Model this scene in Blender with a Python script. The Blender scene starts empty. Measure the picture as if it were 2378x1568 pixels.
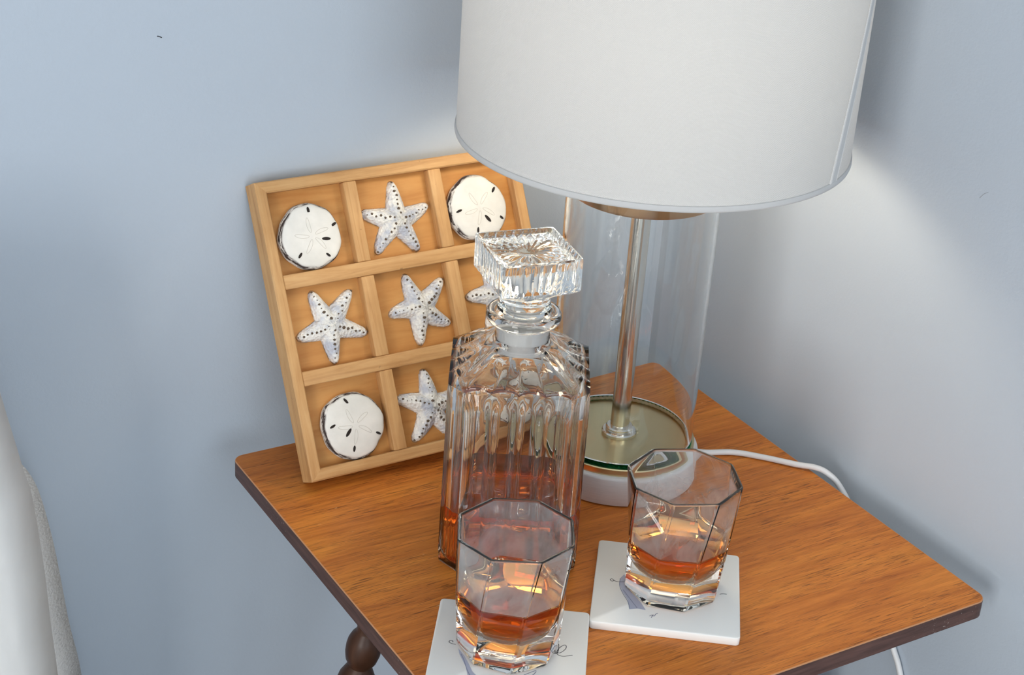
import bpy, bmesh, math, random
from mathutils import Vector, Matrix
random.seed(7)
S = bpy.context.scene
COL = S.collection
PI = math.pi
R_ = math.radians

# ------------------------------------------------------------------ camera
PSI, PITCH, ROLL, FPX = 0.56914, 0.45684, 0.0708, 3928.86
CAM = Vector((-0.83965, -1.06632, 0.67608))
fwd = Vector((math.sin(PSI) * math.cos(PITCH), math.cos(PSI) * math.cos(PITCH), -math.sin(PITCH)))
rgt = Vector((math.cos(PSI), -math.sin(PSI), 0))
upv = rgt.cross(fwd)
r2 = rgt * math.cos(ROLL) + upv * math.sin(ROLL)
u2 = -rgt * math.sin(ROLL) + upv * math.cos(ROLL)
cd = bpy.data.cameras.new('camera')
cd.sensor_width = 36.0
cd.lens = FPX / 2378 * 36.0
cd.clip_start = 0.02
cd.dof.use_dof = True
cd.dof.focus_distance = 1.20
cd.dof.aperture_fstop = 24
cam = bpy.data.objects.new('camera', cd)
COL.objects.link(cam)
M = Matrix((r2, u2, -fwd)).transposed().to_4x4()
M.translation = CAM
cam.matrix_world = M
S.camera = cam

# ------------------------------------------------------------------ light and exposure
S.view_settings.view_transform = 'Standard'
S.view_settings.look = 'None'
S.view_settings.gamma = 1.0
S.view_settings.use_curve_mapping = False
S.view_settings.exposure = 0.08
S.cycles.max_bounces = 16
S.cycles.transmission_bounces = 16
S.cycles.transparent_max_bounces = 24
S.cycles.diffuse_bounces = 4
S.cycles.glossy_bounces = 8
S.cycles.sample_clamp_indirect = 0.0

w = bpy.data.worlds.new('world')
S.world = w
w.use_nodes = True
w.node_tree.nodes['Background'].inputs[0].default_value = (0.62, 0.78, 1.0, 1)
w.node_tree.nodes['Background'].inputs[1].default_value = 0.15

def rect_light(name, loc, rot, sx, sy, power, color):
    l = bpy.data.lights.new(name, 'AREA')
    l.shape = 'RECTANGLE'
    l.size, l.size_y = sx, sy
    l.energy = power
    l.color = color
    o = bpy.data.objects.new(name, l)
    COL.objects.link(o)
    o.location = loc
    o.rotation_euler = rot
    return o
WX, WY = 0.030, 0.0512          # planes of the right and the back wall
FLOOR, CEIL = -0.60, 1.85
XL, YF = -3.4, -3.4             # planes of the far left and the front wall
DAY = (0.84, 0.93, 1.0)        # sky light from the front
FILL_TINT = (1.0, 0.975, 0.94)      # tint of the added left fill light
rect_light('window_left_offscreen', (XL - 0.10, -2.4, 0.75), (0, -PI / 2, 0), 1.5, 1.4, 74.0, FILL_TINT)  # added fill, placed and powered to brighten the right wall
rect_light('window_front_offscreen', (-0.80, YF - 0.10, 0.75), (PI / 2, 0, 0), 1.5, 1.4, 32.0, DAY)
BULB_STRENGTH = 21.0

# ------------------------------------------------------------------ helpers
def obj(name, verts, faces, mat=None, parent=None, smooth=True, mats=None, fmat=None, uvs=None):
    me = bpy.data.meshes.new(name)
    me.from_pydata([tuple(v) for v in verts], [], faces)
    if smooth:
        me.polygons.foreach_set('use_smooth', [True] * len(me.polygons))
    for m in (mats or ([mat] if mat else [])):
        me.materials.append(m)
    if fmat:
        me.polygons.foreach_set('material_index', fmat)
    if uvs:
        uvl = me.uv_layers.new(name='UVMap')
        for lp in me.loops:
            uvl.data[lp.index].uv = uvs[lp.vertex_index]
    me.update()
    o = bpy.data.objects.new(name, me)
    COL.objects.link(o)
    if parent:
        o.parent = parent
    return o

def thing(name, label, cat, loc=(0, 0, 0), rot=(0, 0, 0), group=None):
    o = bpy.data.objects.new(name, None)
    o.empty_display_size = 0.02
    COL.objects.link(o)
    o.location = loc
    o.rotation_euler = rot
    o['label'] = label
    o['category'] = cat
    if group:
        o['group'] = group
    return o

def struct(o):
    o['kind'] = 'structure'
    return o

def fix_normals(o):
    bm = bmesh.new()
    bm.from_mesh(o.data)
    bmesh.ops.recalc_face_normals(bm, faces=bm.faces)
    bm.to_mesh(o.data)
    bm.free()

def sharp(o, ang=35):
    me = o.data
    bm = bmesh.new()
    bm.from_mesh(me)
    lim = R_(ang)
    for e in bm.edges:
        if len(e.link_faces) == 2 and e.calc_face_angle(0) > lim:
            e.smooth = False
    bm.to_mesh(me)
    bm.free()

def sharp_along(o, ang):
    """keep only the edges that run up and down crisp"""
    bm = bmesh.new()
    bm.from_mesh(o.data)
    for e in bm.edges:
        d = (e.verts[0].co - e.verts[1].co)
        if len(e.link_faces) == 2 and abs(d.z) > 0.5 * d.length and e.calc_face_angle(0) > R_(ang):
            e.smooth = False
    bm.to_mesh(o.data)
    bm.free()

def lathe(name, prof, mat, parent=None, n=64, ang=35, closed=True):
    """prof: list of (r, z) from bottom to top, outer side"""
    V, F = [], []
    for r, z in prof:
        for k in range(n):
            a = 2 * PI * k / n
            V.append((r * math.cos(a), r * math.sin(a), z))
    m = len(prof)
    for i in range(m - 1):
        for k in range(n):
            k2 = (k + 1) % n
            F.append((i * n + k, i * n + k2, (i + 1) * n + k2, (i + 1) * n + k))
    if closed:
        F.append(tuple(range(n - 1, -1, -1)))
        F.append(tuple((m - 1) * n + k for k in range(n)))
    o = obj(name, V, F, mat, parent)
    sharp(o, ang)
    return o

def lathe_loop(name, prof, mat, parent=None, n=72, ang=40):
    """prof is a closed loop (r, z): a hollow ring body"""
    V, F = [], []
    m = len(prof)
    for r, z in prof:
        for k in range(n):
            a = 2 * PI * k / n
            V.append((r * math.cos(a), r * math.sin(a), z))
    for i in range(m):
        i2 = (i + 1) % m
        for k in range(n):
            k2 = (k + 1) % n
            F.append((i * n + k, i * n + k2, i2 * n + k2, i2 * n + k))
    o = obj(name, V, F, mat, parent)
    fix_normals(o)
    sharp(o, ang)
    return o

def box(name, x0, x1, y0, y1, z0, z1, mat, parent=None, bev=0.0, seg=2):
    bm = bmesh.new()
    bmesh.ops.create_cube(bm, size=1)
    for v in bm.verts:
        v.co = ((x0 + x1) / 2 + v.co.x * (x1 - x0), (y0 + y1) / 2 + v.co.y * (y1 - y0), (z0 + z1) / 2 + v.co.z * (z1 - z0))
    if bev:
        bmesh.ops.bevel(bm, geom=bm.edges[:], offset=bev, segments=seg, affect='EDGES', profile=0.5)
    me = bpy.data.meshes.new(name)
    bm.to_mesh(me)
    bm.free()
    if bev:
        me.polygons.foreach_set('use_smooth', [True] * len(me.polygons))
    me.materials.append(mat)
    o = bpy.data.objects.new(name, me)
    COL.objects.link(o)
    if parent:
        o.parent = parent
    if bev:
        sharp(o, 50)
    return o

def catmull(pts, n=10):
    pts = [Vector(p) for p in pts]
    P = [pts[0] * 2 - pts[1]] + pts + [pts[-1] * 2 - pts[-2]]
    out = []
    for i in range(1, len(P) - 2):
        for k in range(n):
            t = k / n
            a, b, c, d = P[i - 1], P[i], P[i + 1], P[i + 2]
            out.append(0.5 * ((2 * b) + (c - a) * t + (2 * a - 5 * b + 4 * c - d) * t * t + (3 * b - a - 3 * c + d) * t ** 3))
    out.append(pts[-1])
    return out

def tube(name, pts, r, mat, parent=None, n=10, cap=True):
    """r: number or a list of radii"""
    V, F = [], []
    m = len(pts)
    prev = None
    for i, p in enumerate(pts):
        t = (pts[min(i + 1, m - 1)] - pts[max(i - 1, 0)]).normalized()
        if prev is None:
            a = Vector((0, 0, 1)) if abs(t.z) < 0.9 else Vector((1, 0, 0))
            nrm = t.cross(a).normalized()
        else:
            nrm = (prev - t * prev.dot(t)).normalized()
        prev = nrm
        bn = t.cross(nrm)
        rr = r[i] if isinstance(r, (list, tuple)) else r
        for k in range(n):
            a = 2 * PI * k / n
            V.append(p + nrm * (rr * math.cos(a)) + bn * (rr * math.sin(a)))
    for i in range(m - 1):
        for k in range(n):
            k2 = (k + 1) % n
            F.append((i * n + k, i * n + k2, (i + 1) * n + k2, (i + 1) * n + k))
    if cap:
        F.append(tuple(range(n - 1, -1, -1)))
        F.append(tuple((m - 1) * n + k for k in range(n)))
    return obj(name, V, F, mat, parent)

def ribbon(name, strokes, wd, h, mat, parent=None):
    """flat printed strokes, a hair above the surface z = 0, each a list of (x, y)"""
    V, F = [], []
    for st in strokes:
        pts = catmull([(a, b, 0) for a, b in st], 8)
        m = len(pts)
        b0 = len(V)
        for i, p in enumerate(pts):
            t = (pts[min(i + 1, m - 1)] - pts[max(i - 1, 0)]).normalized()
            nn = Vector((-t.y, t.x, 0)) * (wd / 2)
            V += [p + nn + Vector((0, 0, h)), p - nn + Vector((0, 0, h))]
        for i in range(m - 1):
            F.append((b0 + 2 * i, b0 + 2 * i + 1, b0 + 2 * i + 3, b0 + 2 * i + 2))
    return obj(name, V, F, mat, parent, smooth=False)

# ------------------------------------------------------------------ materials
class NT:
    def __init__(s, name):
        s.m = bpy.data.materials.new(name)
        s.m.use_nodes = True
        s.t = s.m.node_tree
        s.n = s.t.nodes
        s.n.clear()
        s.out = s.n.new('ShaderNodeOutputMaterial')
    def add(s, typ, **kw):
        nd = s.n.new('ShaderNode' + typ)
        for k, v in kw.items():
            setattr(nd, k, v)
        return nd
    def link(s, a, b):
        s.t.links.new(a, b)
    def mapped(s, scale, coord='Object', rot=(0, 0, 0), random_shift=False):
        tc = s.add('TexCoord')
        mp = s.add('Mapping')
        mp.inputs['Scale'].default_value = scale
        mp.inputs['Rotation'].default_value = rot
        src = tc.outputs[coord]
        if random_shift:
            oi = s.add('ObjectInfo')
            va = s.add('VectorMath', operation='MULTIPLY')
            va.inputs[1].default_value = (7.3, 3.1, 5.7)
            s.link(oi.outputs['Random'], va.inputs[0])
            vb = s.add('VectorMath', operation='ADD')
            s.link(src, vb.inputs[0])
            s.link(va.outputs[0], vb.inputs[1])
            src = vb.outputs[0]
        s.link(src, mp.inputs[0])
        return mp.outputs[0]
    def noise(s, vec, scale=1.0, detail=4.0, rough=0.55, dist=0.0):
        nd = s.add('TexNoise')
        nd.inputs['Scale'].default_value = scale
        nd.inputs['Detail'].default_value = detail
        nd.inputs['Roughness'].default_value = rough
        nd.inputs['Distortion'].default_value = dist
        if vec is not None:
            s.link(vec, nd.inputs['Vector'])
        return nd.outputs[0]
    def ramp(s, fac, stops):
        r = s.add('ValToRGB')
        el = r.color_ramp.elements
        while len(el) < len(stops):
            el.new(0.5)
        for e, (p, c) in zip(el, stops):
            e.position = p
            e.color = (c[0], c[1], c[2], 1) if not isinstance(c, (int, float)) else (c, c, c, 1)
        s.link(fac, r.inputs[0])
        return r.outputs[0]
    def mix(s, fac, a, b, mode='MIX'):
        m = s.add('Mix', data_type='RGBA', blend_type=mode)
        for sock, v in ((m.inputs[0], fac), (m.inputs[6], a), (m.inputs[7], b)):
            if isinstance(v, (int, float)):
                sock.default_value = v
            elif isinstance(v, tuple):
                sock.default_value = (*v, 1)
            else:
                s.link(v, sock)
        return m.outputs[2]
    def bump(s, h, strength=0.2, dist=0.001, normal=None):
        b = s.add('Bump')
        b.inputs['Strength'].default_value = strength
        b.inputs['Distance'].default_value = dist
        s.link(h, b.inputs['Height'])
        if normal is not None:
            s.link(normal, b.inputs['Normal'])
        return b.outputs[0]
    def pbr(s, color=None, rough=0.5, metal=0.0, spec=0.5, normal=None, **kw):
        b = s.add('BsdfPrincipled')
        for nm, v in (('Base Color', color), ('Roughness', rough), ('Metallic', metal), ('Specular IOR Level', spec)):
            if v is None:
                continue
            if isinstance(v, tuple):
                b.inputs[nm].default_value = (*v, 1)
            elif isinstance(v, (int, float)):
                b.inputs[nm].default_value = v
            else:
                s.link(v, b.inputs[nm])
        if normal is not None:
            s.link(normal, b.inputs['Normal'])
        for k, v in kw.items():
            b.inputs[k].default_value = v
        s.link(b.outputs[0], s.out.inputs[0])
        return b

def srgb(r, g, b):
    f = lambda c: (c / 255 / 12.92) if c / 255 <= 0.04045 else ((c / 255 + 0.055) / 1.055) ** 2.4
    return (f(r), f(g), f(b))

def m_plain(name, c, rough=0.5, metal=0.0, spec=0.5):
    t = NT(name)
    t.pbr(c, rough, metal, spec)
    return t.m

def m_wall():
    t = NT('wall_paint')
    v = t.mapped((1, 1, 1))
    n1 = t.noise(v, 420, 3)
    n2 = t.noise(v, 6, 2)
    col = t.mix(n2, srgb(186, 197, 209), srgb(190, 200, 211))
    t.pbr(col, 0.7, 0, 0.25, t.bump(n1, 0.16, 0.0012))
    return t.m

def m_glass(name, color=(1, 1, 1), rough=0.0, ior=1.5, wob=0.0, wscale=60):
    t = NT(name)
    g = t.add('BsdfGlass')
    g.inputs['Color'].default_value = (*color, 1)
    g.inputs['Roughness'].default_value = rough
    g.inputs['IOR'].default_value = ior
    if wob:
        t.link(t.bump(t.noise(t.mapped((1, 1, 0.4)), wscale, 2), wob, 0.002), g.inputs['Normal'])
    t.link(g.outputs[0], t.out.inputs[0])
    return t.m

def m_liquid(name, dens, color):
    t = NT(name)
    g = t.add('BsdfGlass')
    g.inputs['IOR'].default_value = 1.34
    t.link(g.outputs[0], t.out.inputs[0])
    a = t.add('VolumeAbsorption')
    a.inputs['Color'].default_value = (*color, 1)
    a.inputs['Density'].default_value = dens
    t.link(a.outputs[0], t.out.inputs['Volume'])
    return t.m

def m_table(name='table_wood'):
    t = NT(name)
    v = t.mapped((1, 1, 1), random_shift=True)
    def sc(k):
        mp = t.add('Mapping')
        mp.inputs['Scale'].default_value = k
        t.link(v, mp.inputs[0])
        return mp.outputs[0]
    broad = t.noise(sc((1.6, 9, 9)), 3, 4, 0.6, 0.6)
    grain = t.noise(sc((5, 70, 70)), 3.0, 6, 0.62, 0.5)
    pores = t.noise(sc((50, 800, 800)), 1.0, 3, 0.6)
    pores2 = t.noise(sc((60, 1500, 1500)), 1.0, 2, 0.5)
    clump = t.noise(sc((4, 22, 22)), 3, 3, 0.6)
    base = t.ramp(broad, [(0.28, srgb(174, 92, 32)), (0.5, srgb(208, 119, 42)), (0.72, srgb(232, 148, 56))])
    c2 = t.mix(t.ramp(grain, [(0.3, 0.0), (0.75, 1.0)]), srgb(144, 78, 34), srgb(230, 148, 66))
    col = t.mix(0.5, base, c2)
    pm = t.ramp(pores, [(0.37, 1.0), (0.45, 0.0)])
    pm2 = t.ramp(pores2, [(0.30, 0.7), (0.45, 0.0)])
    cm = t.ramp(clump, [(0.35, 0.15), (0.62, 1.0)])
    f = t.add('Math', operation='MAXIMUM')
    t.link(pm, f.inputs[0]); t.link(pm2, f.inputs[1])
    f2 = t.add('Math', operation='MULTIPLY')
    t.link(f.outputs[0], f2.inputs[0]); t.link(cm, f2.inputs[1])
    f3 = t.add('Math', operation='MULTIPLY')
    f3.inputs[1].default_value = 0.72
    t.link(f2.outputs[0], f3.inputs[0])
    col = t.mix(f3.outputs[0], col, srgb(78, 40, 20))
    fleck = t.noise(sc((160, 420, 420)), 1.0, 2)
    col = t.mix(t.ramp(fleck, [(0.73, 0.0), (0.78, 0.5)]), col, srgb(226, 176, 124))
    oi = t.add('ObjectInfo')
    hsv = t.add('HueSaturation')
    mr = t.add('MapRange')
    mr.inputs['To Min'].default_value = 0.90
    mr.inputs['To Max'].default_value = 1.12
    t.link(oi.outputs['Random'], mr.inputs[0])
    t.link(mr.outputs[0], hsv.inputs['Value'])
    t.link(col, hsv.inputs['Color'])
    t.pbr(hsv.outputs[0], t.ramp(grain, [(0.3, 0.42), (0.7, 0.34)]), 0, 0.3, t.bump(f2.outputs[0], 0.12, -0.0006))
    return t.m

def m_edgewood():
    t = NT('table_edge_wood')
    v = t.mapped((14, 14, 160))
    n = t.noise(v, 2.0, 5, 0.6)
    sp = t.noise(t.mapped((1, 1, 1)), 520, 2)
    big = t.noise(t.mapped((1, 1, 1)), 14, 2)
    col = t.ramp(n, [(0.3, srgb(58, 36, 30)), (0.7, srgb(98, 68, 60))])
    mk = t.add('Math', operation='MULTIPLY')
    t.link(t.ramp(sp, [(0.66, 0.0), (0.72, 0.8)]), mk.inputs[0])
    t.link(t.ramp(big, [(0.5, 0.0), (0.6, 1.0)]), mk.inputs[1])
    col = t.mix(mk.outputs[0], col, srgb(190, 180, 174))
    t.pbr(col, 0.45, 0, 0.4, t.bump(n, 0.12, 0.0006))
    return t.m

def m_wood(name, lo, mid, hi, scale, rough=0.55, knots=True):
    """grain runs along the piece's own X"""
    t = NT(name)
    v = t.mapped((1, 1, 1), random_shift=True)
    mp = t.add('Mapping')
    mp.inputs['Scale'].default_value = scale
    t.link(v, mp.inputs[0])
    n = t.noise(mp.outputs[0], 1.0, 5, 0.6, 0.8)
    n2 = t.noise(v, 40, 3)
    col = t.ramp(n, [(0.28, lo), (0.5, mid), (0.75, hi)])
    col = t.mix(0.25, col, t.ramp(n2, [(0.3, lo), (0.7, hi)]))
    if knots:
        k = t.noise(v, 160, 2)
        col = t.mix(t.ramp(k, [(0.74, 0.0), (0.79, 0.7)]), col, tuple(c * 0.35 for c in lo))
    t.pbr(col, rough, 0, 0.35, t.bump(n, 0.15, 0.0008))
    return t.m

def m_fabric(name, col, scale=1700, transl=0.0, bump=0.25, rough=0.9):
    t = NT(name)
    tc = t.add('TexCoord')
    sep = t.add('SeparateXYZ')
    t.link(tc.outputs['UV'], sep.inputs[0])
    def wave(sock, k):
        a = t.add('Math', operation='MULTIPLY'); a.inputs[1].default_value = k
        t.link(sock, a.inputs[0])
        b = t.add('Math', operation='SINE'); t.link(a.outputs[0], b.inputs[0])
        return b.outputs[0]
    mul = t.add('Math', operation='MULTIPLY')
    t.link(wave(sep.outputs[0], scale * 2 * PI), mul.inputs[0])
    t.link(wave(sep.outputs[1], scale * 2 * PI), mul.inputs[1])
    nz = t.noise(tc.outputs['UV'], 900, 2)
    ad = t.add('Math', operation='ADD')
    t.link(mul.outputs[0], ad.inputs[0]); t.link(nz, ad.inputs[1])
    nrm = t.bump(ad.outputs[0], bump, 0.0004)
    d = t.add('BsdfDiffuse')
    mr = t.add('MapRange')
    mr.inputs['From Min'].default_value = -0.8; mr.inputs['From Max'].default_value = 1.6
    t.link(ad.outputs[0], mr.inputs[0])
    t.link(t.mix(mr.outputs[0], tuple(c * 0.90 for c in col), tuple(c * 1.08 for c in col)), d.inputs[0])
    t.link(nrm, d.inputs['Normal'])
    if transl:
        tr = t.add('BsdfTranslucent')
        tr.inputs[0].default_value = (0.94, 0.925, 0.90, 1)
        mx = t.add('MixShader')
        mx.inputs[0].default_value = transl
        t.link(d.outputs[0], mx.inputs[1]); t.link(tr.outputs[0], mx.inputs[2])
        t.link(mx.outputs[0], t.out.inputs[0])
    else:
        t.link(d.outputs[0], t.out.inputs[0])
    return t.m

def m_brushed(name, col, rough=0.35, scale=(300, 300, 6), strength=0.12, metal=1.0):
    t = NT(name)
    n = t.noise(t.mapped(scale), 1.0, 3)
    c = t.mix(n, tuple(x * 0.86 for x in col), tuple(min(1, x * 1.1) for x in col))
    t.pbr(c, rough, metal, 0.5, t.bump(n, strength, 0.0004))
    return t.m

def m_star():
    t = NT('painted_starfish')
    v = t.mapped((1, 1, 1), random_shift=True)
    n = t.noise(v, 330, 4, 0.6)
    n2 = t.noise(v, 90, 3)
    vo = t.add('TexVoronoi'); vo.inputs['Scale'].default_value = 420
    t.link(v, vo.inputs['Vector'])
    col = t.ramp(n2, [(0.36, srgb(196, 200, 210)), (0.56, srgb(238, 236, 230))])
    col = t.mix(t.ramp(n, [(0.28, 0.75), (0.42, 0.0)]), col, srgb(160, 164, 176))
    t.pbr(col, 0.8, 0, 0.2, t.bump(vo.outputs[0], 0.7, 0.0016))
    return t.m

def m_dollar():
    t = NT('painted_sand_dollar')
    tc = t.add('TexCoord')
    v = t.mapped((1, 1, 1), random_shift=True)
    sep = t.add('SeparateXYZ'); t.link(tc.outputs['Object'], sep.inputs[0])
    # distressed dark band around the side of the disc
    band = t.add('MapRange'); band.interpolation_type = 'SMOOTHSTEP'
    band.inputs['From Min'].default_value = 0.0035; band.inputs['From Max'].default_value = 0.0055
    t.link(sep.outputs[2], band.inputs[0])
    top = t.add('MapRange'); top.interpolation_type = 'SMOOTHSTEP'
    top.inputs['From Min'].default_value = 0.0080; top.inputs['From Max'].default_value = 0.0094
    top.inputs['To Min'].default_value = 1; top.inputs['To Max'].default_value = 0
    t.link(sep.outputs[2], top.inputs[0])
    mp = t.add('Mapping'); mp.inputs['Scale'].default_value = (90, 90, 420); t.link(v, mp.inputs[0])
    n = t.noise(mp.outputs[0], 1.0, 5, 0.65)
    a = t.add('Math', operation='MULTIPLY'); t.link(band.outputs[0], a.inputs[0]); t.link(top.outputs[0], a.inputs[1])
    b = t.add('Math', operation='MULTIPLY'); t.link(a.outputs[0], b.inputs[0])
    t.link(t.ramp(n, [(0.44, 0.0), (0.52, 1.0)]), b.inputs[1])
    n2 = t.noise(v, 60, 3)
    col = t.ramp(n2, [(0.3, srgb(222, 220, 213)), (0.7, srgb(236, 233, 226))])
    col = t.mix(b.outputs[0], col, srgb(66, 56, 54))
    mp2 = t.add('Mapping'); mp2.inputs['Scale'].default_value = (60, 420, 60); mp2.inputs['Rotation'].default_value = (0, 0, 0.6); t.link(v, mp2.inputs[0])
    br = t.noise(mp2.outputs[0], 1.0, 3)
    t.pbr(col, 0.75, 0, 0.25, t.bump(br, 0.35, 0.0006))
    return t.m

def m_fog(name, thr, rim):
    """thin film of condensation on the inside of a glass"""
    t = NT(name)
    v = t.mapped((1, 1, 1), random_shift=True)
    n = t.noise(v, 34, 4, 0.6, 0.4)
    n2 = t.noise(v, 300, 2)
    fac = t.ramp(n, [(thr - 0.12, 0.08), (thr, 0.34), (thr + 0.16, 0.52)])
    tc = t.add('TexCoord')
    sep = t.add('SeparateXYZ'); t.link(tc.outputs['Object'], sep.inputs[0])
    zr = t.add('MapRange'); zr.interpolation_type = 'SMOOTHSTEP'
    zr.inputs['From Min'].default_value = 0.076; zr.inputs['From Max'].default_value = 0.062
    zr.inputs['To Min'].default_value = rim; zr.inputs['To Max'].default_value = 1.0
    t.link(sep.outputs[2], zr.inputs[0])
    ml = t.add('Math', operation='MULTIPLY'); t.link(fac, ml.inputs[0]); t.link(zr.outputs[0], ml.inputs[1])
    fac = ml.outputs[0]
    d = t.add('BsdfDiffuse'); d.inputs[0].default_value = (0.9, 0.9, 0.92, 1)
    tr = t.add('BsdfTranslucent'); tr.inputs[0].default_value = (0.9, 0.9, 0.92, 1)
    mx0 = t.add('MixShader'); mx0.inputs[0].default_value = 0.5
    t.link(d.outputs[0], mx0.inputs[1]); t.link(tr.outputs[0], mx0.inputs[2])
    tp = t.add('BsdfTransparent')
    mx = t.add('MixShader')
    t.link(fac, mx.inputs[0]); t.link(tp.outputs[0], mx.inputs[1]); t.link(mx0.outputs[0], mx.inputs[2])
    t.link(mx.outputs[0], t.out.inputs[0])
    return t.m

WALL = m_wall()
TABLE = m_table()
TEDGE = m_edgewood()
TWORN_HI = m_plain('worn_table_edge', srgb(196, 140, 96), 0.4)  # worn wood, its pale colour also paints the bevel's highlight
LEGWOOD = m_wood('dark_leg_wood', srgb(44, 26, 18), srgb(66, 40, 26), srgb(92, 58, 38), (10, 60, 10), 0.4, False)
RAIL = m_wood('pine_rail', srgb(176, 128, 78), srgb(203, 156, 102), srgb(216, 174, 122), (14, 190, 190))
PANEL = m_wood('stained_panel', srgb(176, 116, 58), srgb(196, 140, 78), srgb(208, 156, 92), (8, 90, 90), 0.6, False)
STAR = m_star()
DOLLAR = m_dollar()
DARK = m_plain('dark_brown_paint', srgb(92, 78, 64), 0.8)
SLOT = m_plain('slot_dark', srgb(40, 32, 28), 0.9)
PETAL = m_plain('petal_line', srgb(214, 209, 200), 0.9)
GLASS = m_glass('clear_glass', (0.985, 0.99, 0.985))
RIMGLASS = m_glass('misted_rim_glass', (1, 1, 1), rough=0.32)  # roughened rim, scatters light to stand in for the lamp's bright reflection
DGLASS = m_glass('decanter_glass', (0.985, 0.98, 0.97), wob=0.04, wscale=70)
TUBEGLASS = m_glass('tube_glass', (0.985, 0.99, 0.99), ior=1.45)
GREENGLASS = m_glass('green_glass_edge', (0.10, 0.62, 0.44))
SEAL = NT('frosted_seal'); _b = SEAL.pbr((0.95, 0.95, 0.95), 0.35, 0, 0.5); _b.inputs['Transmission Weight'].default_value = 0.2; SEAL = SEAL.m
LIQ_D = m_liquid('whiskey_in_decanter', 46, (0.975, 0.58, 0.04))
LIQ_T = m_liquid('whiskey_in_tumbler', 105, (0.985, 0.62, 0.05))
SHADE = m_fabric('shade_linen', (0.60, 0.60, 0.595), 820, 0.055, 0.35)
SEAMF = m_fabric('shade_seam', (0.60, 0.60, 0.595), 820, 0.02, 0.2)
HEM = m_fabric('shade_hem', (0.60, 0.60, 0.595), 820, 0.055, 0.1)
STEEL = m_brushed('brushed_steel', (0.70, 0.70, 0.71), 0.5, (60, 60, 900), 0.15, 0.3)
NICKEL = m_plain('polished_nickel', (0.66, 0.63, 0.57), 0.14, 1.0)
BRASS = m_plain('satin_brass_plate', (0.66, 0.57, 0.34), 0.32, 1.0)
BRONZE = m_brushed('bronze_cap', (0.58, 0.34, 0.16), 0.35, (30, 500, 30), 0.1)
CORD = m_plain('white_cord', srgb(226, 226, 226), 0.4)
COAST = m_plain('white_ceramic', srgb(240, 240, 236), 0.45)
INK = m_plain('black_ink', srgb(52, 52, 60), 0.8)
BLUEINK = m_plain('blue_grey_print', srgb(184, 189, 208), 0.8)
PETAL2 = m_plain('faint_scuff', srgb(150, 154, 160), 0.8)
FLOORM = m_wood('floor_boards', srgb(110, 82, 58), srgb(140, 106, 76), srgb(164, 128, 94), (4, 40, 40), 0.5, False)
WHITEP = m_plain('white_paint', srgb(236, 236, 234), 0.5)

# ------------------------------------------------------------------ the room
def slab(name, x0, x1, y0, y1, z0, z1, mat):
    return struct(box(name, x0, x1, y0, y1, z0, z1, mat))
slab('floor', XL - 0.1, WX + 0.1, YF - 0.1, WY + 0.1, FLOOR - 0.1, FLOOR, FLOORM)
slab('ceiling', XL - 0.1, WX + 0.1, YF - 0.1, WY + 0.1, CEIL, CEIL + 0.1, WHITEP)
wb = slab('wall_back', XL - 0.1, WX + 0.1, WY, WY + 0.1, FLOOR, CEIL, WALL)
wr = slab('wall_right', WX, WX + 0.1, YF - 0.1, WY, FLOOR, CEIL, WALL)

def wall_with_window(name, n, axis, plane, a0, a1, w0, w1, zb, zt):
    """a wall panel with a window opening w0..w1, zb..zt; axis 0: plane is x, 1: plane is y"""
    V, F = [], []
    t = 0.1
    def pt(a, z, d):
        return (plane - d, a, z) if axis == 0 else (a, plane - d, z)
    for d in (0, t):
        for a, z in ((a0, FLOOR), (a1, FLOOR), (a1, CEIL), (a0, CEIL), (w0, zb), (w1, zb), (w1, zt), (w0, zt)):
            V.append(pt(a, z, d))
    for k in range(4):
        k2 = (k + 1) % 4
        F += [(k, k2, 4 + k2, 4 + k), (8 + k, 12 + k, 12 + k2, 8 + k2), (4 + k, 4 + k2, 12 + k2, 12 + k), (k, 8 + k, 8 + k2, k2)]
    o = struct(obj(name, V, F, WALL, smooth=False))
    fix_normals(o)
    # window frame and sash bars
    fr = bpy.data.objects.new('window_%d' % n, None)
    COL.objects.link(fr)
    struct(fr)
    def bar(nm, a, b, z0, z1, d0=-0.015, d1=0.05):
        if axis == 0:
            box(nm, plane - d1, plane - d0, a, b, z0, z1, WHITEP, fr, 0.003, 1)
        else:
            box(nm, a, b, plane - d1, plane - d0, z0, z1, WHITEP, fr, 0.003, 1)
    bar('frame_rail', w0 - 0.06, w1 + 0.06, zb - 0.06, zb)
    bar('frame_rail', w0 - 0.06, w1 + 0.06, zt, zt + 0.06)
    bar('frame_stile', w0 - 0.06, w0, zb, zt)
    bar('frame_stile', w1, w1 + 0.06, zb, zt)
    bar('sash_bar', w0, w1, (zb + zt) / 2 - 0.02, (zb + zt) / 2 + 0.02, 0.0, 0.04)
    mid = (w0 + w1) / 2
    bar('sash_bar', mid - 0.02, mid + 0.02, zb, zt, 0.0, 0.04)
wall_with_window('wall_left', 1, 0, XL, YF - 0.1, WY, -3.1, -1.7, 0.0, 1.5)  # left window opening added to carry the fill light
wall_with_window('wall_front', 2, 1, YF, XL, WX, -1.55, -0.05, 0.05, 1.45)
struct(box('baseboard_back', XL, WX - 0.012, WY - 0.012, WY, FLOOR, FLOOR + 0.09, WHITEP, None, 0.002, 1))
struct(box('baseboard_right', WX - 0.012, WX, YF, WY - 0.012, FLOOR, FLOOR + 0.09, WHITEP, None, 0.002, 1))
tube('scuff_mark', catmull([(-0.4392, WY - 0.0001, 0.3240), (-0.4376, WY - 0.0002, 0.3236), (-0.4358, WY - 0.0001, 0.3226)], 4), 0.00035, INK, wb, 6)

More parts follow.
